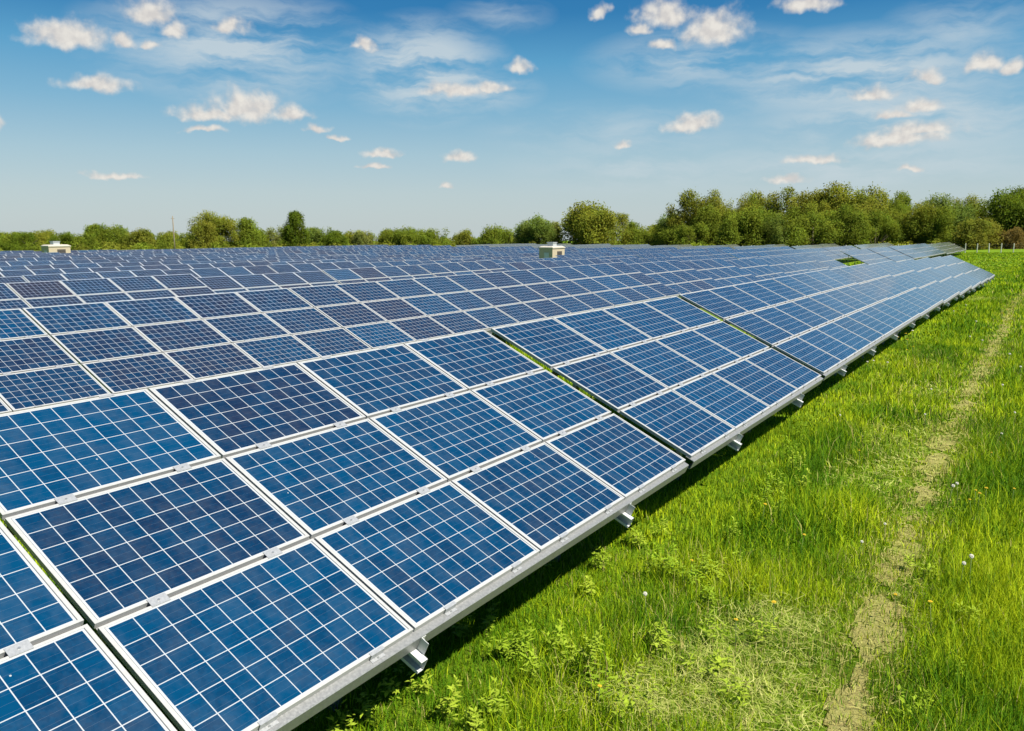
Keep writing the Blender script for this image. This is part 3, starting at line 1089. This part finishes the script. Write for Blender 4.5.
G_MID, G_YEL, G_PALE, G_DARK, G_OLIVE, G_RED, G_BLUE = ((0.172, 0.225, 0.024), (0.215, 0.240, 0.028), (0.225, 0.255, 0.062), (0.110, 0.158, 0.014),
                                                        (0.195, 0.212, 0.028), (0.200, 0.150, 0.044), (0.165, 0.225, 0.040))
TREES = [  # picture column, picture row of the top, width in pixels, depth, colour, shape, label (None: one of the hedge row)
    (2, 230, 20, 238, G_MID, 0, 'pale rounded tree at the very left picture edge'),
    (16, 232, 24, 232, G_MID, 0, None), (30, 232, 22, 228, G_DARK, 0, 'dark green tree just left of the left equipment hut'),
    (45, 230, 28, 236, G_YEL, 0, 'yellowish round tree directly behind the left equipment hut'),
    (60, 232, 20, 226, G_DARK, 0, None), (72, 232, 22, 240, G_PALE, 0, 'thin pale tree right of the left equipment hut'), (82, 235, 16, 226, G_MID, 0, None),
    (95, 226, 22, 236, G_MID, 1, 'pointed mid green tree left of the twin crowned tree'), (110, 224, 26, 230, G_MID, 0, 'tallest tree between the left hut and the pole'),
    (124, 227, 18, 236, G_BLUE, 0, None), (136, 229, 24, 228, G_OLIVE, 0, 'brownish green tree left of the wooden pole'), (152, 230, 18, 234, G_MID, 0, None),
    (171, 231, 22, 240, G_YEL, 0, 'yellowish tree right behind the wooden pole'), (187, 233, 22, 238, G_MID, 0, None),
    (203, 222, 26, 226, G_OLIVE, 0, 'brownish lower tree leaning against the tall thin crowned one'),
    (219, 212, 36, 234, G_YEL, 0, 'tall yellow green tree with thin open crown right of the pole'),
    (248, 219, 22, 226, G_MID, 1, 'pointed tree between the two tallest trees on the left'), (262, 227, 28, 232, G_MID, 0, None),
    (277, 226, 20, 236, G_PALE, 0, None), (297, 212, 24, 224, G_DARK, 1, 'tall narrow tree standing alone above the left hedge'),
    (287, 233, 20, 238, G_MID, 0, None), (312, 228, 16, 236, G_MID, 1, None), (323, 225, 20, 232, G_BLUE, 0, 'blue green tree right of the tall narrow one'),
    (336, 231, 26, 228, G_DARK, 0, None), (348, 231, 20, 240, G_YEL, 0, None), (360, 229, 22, 236, G_PALE, 0, None), (376, 230, 22, 240, G_MID, 0, None),
    (389, 230, 18, 236, G_YEL, 0, None), (403, 227, 28, 232, G_MID, 0, 'broad round tree in the middle of the low hedge'), (418, 229, 20, 240, G_MID, 0, None),
    (431, 229, 26, 236, G_MID, 0, 'round tree at the right end of the low hedge'), (444, 238, 22, 244, G_OLIVE, 2, None), (465, 230, 20, 250, G_OLIVE, 0, 'small lone brownish tree in the gap of the hedge'),
    (480, 237, 16, 250, G_MID, 2, None), (494, 231, 24, 240, G_MID, 0, None), (509, 226, 34, 236, G_MID, 0, 'wide rounded tree left of the right equipment hut'),
    (536, 216, 32, 228, G_BLUE, 0, 'blue green tree right behind the right equipment hut'), (554, 222, 18, 234, G_PALE, 1, 'slim pale tree between the hut and the biggest lone tree'),
    (588, 203, 58, 222, G_YEL, 0, 'biggest lone tree with wide double crown right of the hut'), (613, 211, 26, 228, G_YEL, 0, 'right shoulder tree merging with the biggest lone tree'),
    (631, 221, 26, 236, G_MID, 0, None), (646, 224, 18, 240, G_YEL, 0, None), (656, 225, 18, 244, G_YEL, 1, None),
    (669, 213, 32, 226, G_BLUE, 0, 'bluish tree at the left foot of the tall right wood'),
    (706, 191, 48, 214, G_OLIVE, 0, 'tall golden green tree, leftmost giant of the right wood'), (692, 222, 26, 200, G_MID, 0, None),
    (735, 190, 36, 218, G_YEL, 0, 'tall tree behind the small cone shaped one in the right wood'), (728, 219, 20, 192, G_MID, 1, 'small cone shaped tree in front of the right wood'),
    (759, 192, 38, 220, G_OLIVE, 0, None), (748, 208, 44, 200, G_MID, 0, 'broad mid green tree in front, left half of right wood'), (776, 212, 30, 196, G_BLUE, 0, None),
    (800, 186, 46, 218, G_OLIVE, 0, 'tall olive tree in the middle of the right wood'), (824, 188, 40, 222, G_YEL, 0, None), (812, 208, 44, 198, G_MID, 0, None),
    (856, 183, 48, 214, G_YEL, 0, 'tallest tree of the right wood, with golden top'), (842, 205, 40, 196, G_MID, 0, None), (884, 193, 34, 222, G_MID, 0, None),
    (901, 193, 20, 226, G_MID, 1, None), (874, 208, 36, 198, G_MID, 0, None), (906, 203, 36, 202, G_YEL, 0, None), (922, 200, 30, 220, G_YEL, 0, None),
    (944, 196, 42, 204, G_BLUE, 0, 'dark bluish round tree near the right end of the wood'), (966, 195, 34, 216, G_OLIVE, 0, 'last tall olive tree before the gap in the wood'),
    (972, 220, 42, 194, G_OLIVE, 2, 'low olive bush behind the fence under the gap'), (1000, 193, 54, 204, G_DARK, 0, 'big dark green tree at the right picture edge'),
    (1028, 188, 46, 212, G_DARK, 0, 'tall dark tree half cut by the right picture edge'), (1012, 228, 26, 192, G_RED, 2, 'reddish bush under the big dark tree behind the fence'),
    (990, 214, 24, 222, G_MID, 0, None), (690, 203, 34, 222, G_YEL, 0, None), (720, 205, 36, 206, G_MID, 0, None), (781, 198, 34, 222, G_MID, 0, None),
    (860, 200, 40, 206, G_OLIVE, 0, None), (892, 200, 34, 212, G_MID, 0, None), (934, 206, 34, 198, G_MID, 0, None), (830, 200, 36, 206, G_YEL, 0, None), (668, 224, 26, 214, G_MID, 0, None), (650, 230, 24, 228, G_MID, 0, None), (1060, 196, 56, 214, G_MID, 0, None), (1050, 222, 40, 194, G_MID, 2, None)]
for i, (x, top, wpx, D, colr, shp, lab) in enumerate(TREES):
    ex, ny = at_depth(x, D)
    gz0 = float(gz(ex, ny))
    ztop = CAM_H + (229.5 - top) * D / FPX
    H = (ztop - gz0) * 0.965
    w = wpx * D / FPX * 1.32
    trunk_h = 0.05 * H if shp != 2 else 0.02 * H
    nm = 'bush' if shp == 2 else 'tree'
    t = bpy.data.objects.new(nm, None)
    COL.objects.link(t)
    t.location = (ex, ny, gz0)
    if lab:
        tag(t, lab, nm, 'trees around the solar field')
    elif x < 670:
        tag(t, f'small {nm} in the low hedge row along the left horizon', nm, 'trees around the solar field')
    else:
        tag(t, 'leafy tree inside the dense wood on the right', nm, 'trees around the solar field')
    obj('crown', crown_mesh('crown', w, H - trunk_h, 100 + i, colr, 1.0, shp, 0.25 if D > 215 else 0.23), t, (0, 0, trunk_h))
    obj('trunk', trunk_mesh('trunk', trunk_h, 0.12 + 0.018 * w, w, H - trunk_h, 300 + i), t)

# undergrowth under the trees: a mass of low brush
def brush(name, pts, col_list, seed, leaf=0.36):
    r = np.random.default_rng(seed)
    Vs, Cs = [], []
    for (e, n, w, h) in pts:
        z = float(gz(e, n))
        N = int(w * h * 26)
        d = r.normal(size=(N, 3))
        d /= np.linalg.norm(d, axis=1)[:, None]
        d[:, 2] = np.abs(d[:, 2])
        q = (0.55 + 0.5 * r.random(N))[:, None]
        p = np.array([e, n, z]) + d * q * np.array([w / 2, w / 2, h])
        nrm = d + r.normal(size=(N, 3)) * 0.6
        nrm /= np.linalg.norm(nrm, axis=1)[:, None]
        a = np.cross(nrm, r.normal(size=(N, 3)))
        a /= np.linalg.norm(a, axis=1)[:, None]
        b_ = np.cross(nrm, a)
        s = leaf * r.uniform(.4, 1.0, N)[:, None]
        Vs.append(np.stack([p - a * s, p - b_ * s * .5, p + a * s, p + b_ * s * .5], 1).reshape(-1, 3))
        c = np.array(col_list[r.integers(len(col_list))]) * r.uniform(.7, 1.3)
        Cs.append(np.repeat(np.clip(c[None] * r.uniform(.7, 1.35, N)[:, None], 0, .4), 4, axis=0))
    V, C = np.concatenate(Vs), np.concatenate(Cs)
    return obj(name, np_mesh(name, V, [np.arange(len(V)).reshape(-1, 4)], [M_LEAF], col=C))


pts = []
for x in np.arange(-30, 690, 6.5):
    if 440 < x < 492:
        continue
    ex, ny = at_depth(x + random.uniform(-3, 3), random.uniform(218, 228))
    pts.append((ex, ny, random.uniform(3, 6), random.uniform(1.5, 3.0)))
for x in np.arange(680, 1085, 7):
    ex, ny = at_depth(x + random.uniform(-3, 3), random.uniform(190, 200))
    pts.append((ex, ny, random.uniform(3, 5.5), random.uniform(1.3, 2.8)))
    ex, ny = at_depth(x + random.uniform(-3, 3), random.uniform(205, 216))
    pts.append((ex, ny, random.uniform(5, 8), random.uniform(3, 5)))
kind(brush('undergrowth', pts, [G_MID, G_MID, G_YEL, G_DARK, G_OLIVE], 5), 'stuff')

# ------------------------------------------------------------------ meadow grass
HAY_PX = [(735, 668, 1.00, 0.62), (790, 630, .5, .42), (690, 700, .7, .5), (770, 712, .55, .5), (905, 447, 1.9, 0.9), (880, 475, 1.3, .6), (930, 392, 1.1, .45), (620, 705, .5, .4), (985, 300, 2.5, 1.2)]
HAY = [(*ground_at(x, y), a, b_) for (x, y, a, b_) in HAY_PX]


def hay_f(e, n):
    f = np.zeros(len(e))
    for (he, hn, a, b_) in HAY:
        d = np.sqrt(((e - he) / a) ** 2 + ((n - hn) / b_) ** 2)
        d = d + (vnoise(e, n, 0.35, 77) - .5) * 0.9
        f = np.maximum(f, np.clip(1.35 - d, 0, 1))
    return f


def scatter(n_m2, dmin, dmax, e0, e1, n0, n1, margin=140):
    A = (e1 - e0) * (n1 - n0)
    N = int(A * n_m2)
    e = rng.uniform(e0, e1, N)
    n = rng.uniform(n0, n1, N)
    z = gz(e, n)
    x, y, d = project(e, n, z)
    k = (d > dmin) & (d < dmax) & (x > -margin) & (x < 1024 + margin) & (y < 731 + margin) & (y > 0)
    return e[k], n[k], z[k], d[k]


def blades(e, n, z, h, w, lean, col, seg=2):
    N = len(e)
    yaw = rng.uniform(0, 2 * np.pi, N)
    ld = rng.uniform(0, 2 * np.pi, N)
    wx, wy = np.cos(yaw) * w * .5, np.sin(yaw) * w * .5
    lx, ly = np.cos(ld) * lean, np.sin(ld) * lean
    zt = np.sqrt(np.maximum(h * h - lean * lean, (0.15 * h) ** 2))
    B = np.stack([e, n, z - 0.01], 1)
    wv = np.stack([wx, wy, np.zeros(N)], 1)
    m1 = B + np.stack([lx * .28, ly * .28, zt * .55], 1)
    t1 = B + np.stack([lx, ly, zt * (1 - 0.12 * rng.random(N))], 1)
    V = np.stack([B - wv, B + wv, m1 + wv * .85, m1 - wv * .85, t1], 1).reshape(-1, 3)
    o = np.arange(N)[:, None] * 5
    return V, o + np.array([[0, 1, 2, 3]]), o + np.array([[3, 2, 4]]), np.repeat(col, 5, axis=0)


GREEN = np.array([0.215, 0.345, 0.005])
LIME = np.array([0.420, 0.500, 0.012])
DEEP = np.array([0.070, 0.175, 0.005])
STRAW = np.array([0.46, 0.42, 0.13])


def grass_colour(e, n, hf, pdist):
    N = len(e)
    r = rng.random(N)
    v = vnoise(e, n, 1.3, 3) * 0.6 + vnoise(e, n, 0.4, 4) * 0.4
    t = np.clip((v - 0.5) * 1.4 + 0.34 + rng.normal(0, .32, N), 0, 1)[:, None]
    c = DEEP * (1 - t) ** 2 + GREEN * 2 * t * (1 - t) + LIME * t * t
    c = c * rng.uniform(.8, 1.25, N)[:, None]
    yel = np.clip(0.010 + 0.25 * hf + 0.42 * np.exp(-(pdist / 0.32) ** 2) + 0.09 * np.clip(vnoise(e, n, 2.6, 9) - .62, 0, 1) * 3, 0, .85)
    s = (r < yel)[:, None]
    return np.where(s, STRAW * rng.uniform(.65, 1.15, N)[:, None] * np.array([1, 1, 1]), c)


parts = []
zones = [(2300, 0, 9.0, 0.5, 10.5, -8.5, 6.6, .0062, 1.0), (1000, 9.0, 15, 4, 19, -12, 7.2, .0095, 1.0), (420, 15, 26, 8, 32, -18, 7.5, .016, 1.0),
         (130, 26, 50, 18, 60, -30, 9, .030, 1.05), (34, 50, 95, 36, 112, -52, 14, .062, 1.1), (9, 95, 185, 70, 190, -70, 24, .12, 1.2)]
for (dn, d0, d1, e0, e1, n0, n1, bw, hs) in zones:
    e, n, z, d = scatter(dn, d0, d1, e0, e1, n0, n1)
    pdist = path_dist(e, n)
    hf = hay_f(e, n)
    bare = np.where(pdist < 0.5, worn(e, n, pdist), 0)
    keep = rng.random(len(e)) > bare * 0.52
    keep &= rng.random(len(e)) > hf * 0.5
    under = (n > 4.3) & (n < 8.0) & (e < 72)
    keep &= ~under | (rng.random(len(e)) < 0.45)
    e, n, z, pdist, hf = e[keep], n[keep], z[keep], pdist[keep], hf[keep]
    N = len(e)
    patch = vnoise(e, n, 1.7, 31) * .55 + vnoise(e, n, 0.45, 32) * .45
    h = (0.13 + 0.30 * patch) * rng.uniform(.55, 1.25, N) * hs
    h *= np.clip(0.26 + pdist / 0.80, 0.30, 1.0) * (1 - 0.6 * hf)
    tall = rng.random(N) < 0.035
    h = np.where(tall & (pdist > .5), h * 1.6, h)
    h = np.where(n > 2.9, h * np.clip(1 - (n - 2.9) * 1.3, .42, 1), h)
    lean = h * np.clip(rng.normal(.42, .22, N), 0.03, .93)
    w = bw * rng.uniform(.6, 1.35, N)
    parts.append(blades(e, n, z, h, w, lean, grass_colour(e, n, hf, pdist)))
# lit grass between the first rows, seen through the gaps of the tables
e = rng.uniform(-1, 26, 60000)
n = rng.uniform(6.6, 14.5, 60000)
N = len(e)
h = rng.uniform(.12, .38, N)
parts.append(blades(e, n, gz(e, n), h, np.full(N, .016), h * rng.uniform(.1, .7, N), grass_colour(e, n, np.zeros(N), np.full(N, 9.))))
off, VV, QQ, TT, CC = 0, [], [], [], []
for V, q, t_, c in parts:
    VV.append(V)
    QQ.append(q + off)
    TT.append(t_ + off)
    CC.append(c)
    off += len(V)
print('grass verts', off)
g = obj('grass', np_mesh('grass', np.concatenate(VV), [np.concatenate(QQ), np.concatenate(TT)], [M_GRASS], col=np.concatenate(CC)))
kind(g, 'stuff')

# cut grass lying in swathes
VV, TT, QQ, CC, off = [], [], [], [], 0
for (he, hn, a, b_) in HAY:
    D = math.hypot(he, hn)
    N = int(a * b_ * (1900 if D < 10 else 300))
    ang = rng.uniform(0, 2 * np.pi, N)
    q = np.sqrt(rng.random(N)) * 1.15
    e, n = he + np.cos(ang) * q * a, hn + np.sin(ang) * q * b_
    k = (hay_f(e, n) > rng.random(N) * .7) & (path_dist(e, n) > 0.1)
    e, n = e[k], n[k]
    N = len(e)
    L = rng.uniform(.06, .17, N) * (1 if D < 10 else 1.2)
    flow = vnoise(e, n, 0.55, 55) * 5.0 + rng.normal(0, .8, N)
    w = (.0046 if D < 10 else .012) * rng.uniform(.6, 1.3, N)
    z = gz(e, n) + 0.02 + 0.10 * rng.random(N) * (0.4 + vnoise(e, n, .3, 56))
    dx, dy = np.cos(flow), np.sin(flow)
    Bv = np.stack([e, n, z], 1)
    dv = np.stack([dx * L, dy * L, rng.normal(0, .035, N)], 1)
    wv = np.stack([-dy * w * .5, dx * w * .5, np.zeros(N)], 1)
    cv = np.stack([-dy, dx, np.zeros(N)], 1) * (rng.normal(0, .05, N) * 1.0)[:, None]
    m1 = Bv + dv * .5 + cv + np.array([0, 0, .012])
    V = np.stack([Bv - wv, Bv + wv, m1 + wv, m1 - wv, Bv + dv], 1).reshape(-1, 3)
    o = np.arange(N)[:, None] * 5 + off
    t = np.clip(rng.normal(.5, .3, N), 0, 1)[:, None]
    c = (np.array([.30, .40, .04]) * (1 - t) + np.array([.58, .56, .20]) * t) * rng.uniform(.7, 1.15, N)[:, None]
    VV.append(V)
    QQ.append(o + np.array([[0, 1, 2, 3]]))
    TT.append(o + np.array([[3, 2, 4]]))
    CC.append(np.repeat(c, 5, axis=0))
    off += len(V)
# dry thatch on the path
k = rng.integers(0, len(pc), 5500)
k = k[(rng.random(len(k)) < np.clip(9 / np.hypot(pc[k, 0], pc[k, 1]), 0, 1))]
N = len(k)
o_ = rng.normal(-.06, .30, N)
e, n = pc[k, 0] + pn[k, 0] * o_ + rng.normal(0, .1, N), pc[k, 1] + pn[k, 1] * o_ + rng.normal(0, .1, N)
L = rng.uniform(.05, .14, N)
fl = rng.uniform(0, 6.28, N)
Bv = np.stack([e, n, gz(e, n) + .012 + .02 * rng.random(N)], 1)
dv = np.stack([np.cos(fl) * L, np.sin(fl) * L, rng.normal(0, .01, N)], 1)
w = np.clip(.0012 * np.hypot(e, n), .005, .03)
wv = np.stack([-np.sin(fl) * w * .5, np.cos(fl) * w * .5, np.zeros(N)], 1)
m1 = Bv + dv * .5 + np.array([0, 0, .008])
VV.append(np.stack([Bv - wv, Bv + wv, m1 + wv, m1 - wv, Bv + dv], 1).reshape(-1, 3))
o = np.arange(N)[:, None] * 5 + off
QQ.append(o + np.array([[0, 1, 2, 3]]))
TT.append(o + np.array([[3, 2, 4]]))
CC.append(np.repeat(np.array([.46, .45, .14]) * rng.uniform(.6, 1.15, N)[:, None], 5, axis=0))
g = obj('cut_grass', np_mesh('cut_grass', np.concatenate(VV), [np.concatenate(QQ), np.concatenate(TT)], [M_HAY], col=np.concatenate(CC)))
kind(g, 'stuff')

# leafy weeds: branching stems with lance-shaped leaves, thick along the edge of the front row
def weeds(spots, seed):
    r = np.random.default_rng(seed)
    Vs, Fs, Cs, off = [], [], [], 0
    for (e, n, h, bright) in spots:
        z0 = float(gz(e, n))
        for sidx in range(r.integers(3, 7)):
            a0, ln = r.random() * 6.28, h * r.uniform(.12, .5)
            hh = h * r.uniform(.6, 1.1)
            base = np.array([e + r.normal(0, .04), n + r.normal(0, .04), z0])
            tip = base + np.array([math.cos(a0) * ln, math.sin(a0) * ln, hh])
            nlv = int(7 + hh * 26)
            for q in np.linspace(.25, 1.0, nlv):
                p = base * (1 - q) + tip * q
                p[2] = base[2] + hh * q ** 0.9
                a = q * 17 + sidx + r.normal(0, .3)
                L = r.uniform(.045, .10) * (1.15 - .45 * q)
                up = r.uniform(-.1, .55) + .4 * (q > .9)
                d = np.array([math.cos(a), math.sin(a), up])
                d /= np.linalg.norm(d)
                sdv = np.cross(d, [0, 0, 1])
                sdv /= np.linalg.norm(sdv)
                wv = sdv * L * r.uniform(.14, .22)
                dr = np.array([0, 0, -L * .12])
                Vs.append(np.array([p, p + d * L * .5 + wv + dr * .2, p + d * L + dr, p + d * L * .5 - wv + dr * .2]))
                Fs.append([off, off + 1, off + 2, off + 3])
                off += 4
                c = (np.array([.21, .35, .018]) * (1 - bright) + np.array([.40, .50, .050]) * bright) * r.uniform(.75, 1.2)
                Cs.append(np.tile(c, (4, 1)))
            # the stem
            wv = np.array([.003, .002, 0])
            Vs.append(np.array([base - wv, base + wv, tip + wv * .4, tip - wv * .4]))
            Fs.append([off, off + 1, off + 2, off + 3])
            off += 4
            Cs.append(np.tile(np.array([.10, .15, .03]), (4, 1)))
    return obj('leafy_weeds', np_mesh('leafy_weeds', np.concatenate(Vs), [np.array(Fs)], [M_WEED], col=np.concatenate(Cs)))


spots = []
for _ in range(30):
    e = random.uniform(1.8, 17) if random.random() < .8 else random.uniform(17, 34)
    n = random.gauss(2.72, .36)
    spots.append((e, n, random.uniform(.22, .52), random.uniform(.2, 1)))
for (x, y, cnt, sx) in [(690, 640, 26, .28), (665, 600, 14, .3), (560, 560, 24, .3), (470, 690, 30, .3), (520, 640, 20, .35), (430, 715, 24, .25), (735, 600, 12, .3),
                        (960, 640, 12, .4), (640, 540, 18, .4), (700, 560, 12, .5), (560, 640, 12, .5), (940, 570, 8, .4), (880, 700, 8, .3)]:
    ce, cn = ground_at(x, y + 14)
    for _ in range(cnt // 4):
        spots.append((ce + random.gauss(0, sx * 1.8), cn + random.gauss(0, sx * 1.8), random.uniform(.14, .28), random.uniform(.2, .9)))
kind(weeds(spots, 8), 'stuff')

# ------------------------------------------------------------------ dandelions, each one a flower of its own
M_STEM = simple('flower_stem', (0.16, 0.22, 0.06), 0.7, 0, 0.1, 20)
M_CLOCK = simple('seed_head', (0.80, 0.77, 0.68), 0.9, 0, 0.08, 60)
M_YELLOW = simple('yellow_petals', (0.75, 0.52, 0.02), 0.7, 0, 0.1, 60)


def ball(r_, name, m, flat=1.0, rough=0.0):
    rr = random.Random(3)
    mb = MB()
    # a tuft of thin spikes on a small core reads as a fluffy head
    for i in range(46):
        z = 1 - 2 * (i + .5) / 46
        if flat < 1 and z < -0.1:
            continue
        a = i * 2.39996
        q = math.sqrt(1 - z * z)
        d = Vector((q * math.cos(a), q * math.sin(a), z * flat))
        s = d.cross(Vector((.2, .3, .93))).normalized() * r_ * 0.20
        u = d.cross(s).normalized() * r_ * 0.20
        o = len(mb.v)
        p = d * r_
        mb.v += [tuple(d * r_ * .15), tuple(p + s), tuple(p * 1.06 + u), tuple(p - s), tuple(p - u)]
        mb.f += [(o, o + 1, o + 2), (o, o + 2, o + 3), (o, o + 3, o + 4), (o, o + 4, o + 1), (o + 1, o + 4, o + 3, o + 2)]
        mb.mi += [0] * 5
    return mb.mesh(name, [m])


ME_CLOCK, ME_YEL = ball(0.019, 'seed_head', M_CLOCK), ball(0.019, 'flower_head', M_YELLOW, 0.45)
mb = MB()
mb.tube([(0, 0, -.02), (.006, .003, .16), (0, 0, .325)], [.003, .0028, .0024], 6)
ME_STEM = mb.mesh('stem', [M_STEM], True)


def flower(x, y, yellow):
    e, n = ground_at(x, y)
    t = bpy.data.objects.new('dandelion_flower' if yellow else 'dandelion_seed_head', None)
    COL.objects.link(t)
    d = math.hypot(e, n)
    hgt = random.uniform(.8, 1.15)
    dk = fwd.x * e + fwd.y * n
    s = hgt * min(1.6, max(1.0, dk / 14))
    t.location = (e, n, float(gz(e, n)))
    t.scale = (s, s, hgt)
    t.rotation_euler = (random.uniform(-.15, .15), random.uniform(-.15, .15), random.uniform(0, 6))
    if yellow:
        tag(t, 'small yellow flower standing in the meadow grass', 'flower', 'yellow flowers in the meadow grass')
    else:
        tag(t, 'pale round dandelion seed head standing in the meadow grass', 'flower', 'dandelion seed heads in the meadow grass')
    obj('stem', ME_STEM, t)
    obj('flower_head' if yellow else 'seed_head', ME_YEL if yellow else ME_CLOCK, t, (0, 0, .33))


for (x, y) in [(648, 628), (946, 512), (957, 508), (884, 545), (958, 592), (970, 592), (857, 565), (930, 402), (872, 372), (887, 374), (969, 345),
               (981, 350), (868, 373), (1018, 380), (1008, 368), (1003, 400), (925, 430), (912, 342), (954, 318), (965, 312), (1002, 452), (1016, 430), (945, 300), (976, 330), (840, 430)]:
    flower(x, y, False)
for (x, y) in [(596, 722), (735, 655), (775, 640), (860, 468), (905, 345), (908, 352), (912, 356), (906, 360), (897, 348), (974, 512), (978, 518), (971, 520), (984, 514), (1001, 322), (1006, 318), (895, 620),
               (800, 560), (760, 530), (990, 470), (1010, 510), (690, 590), (930, 640)]:
    flower(x, y, True)
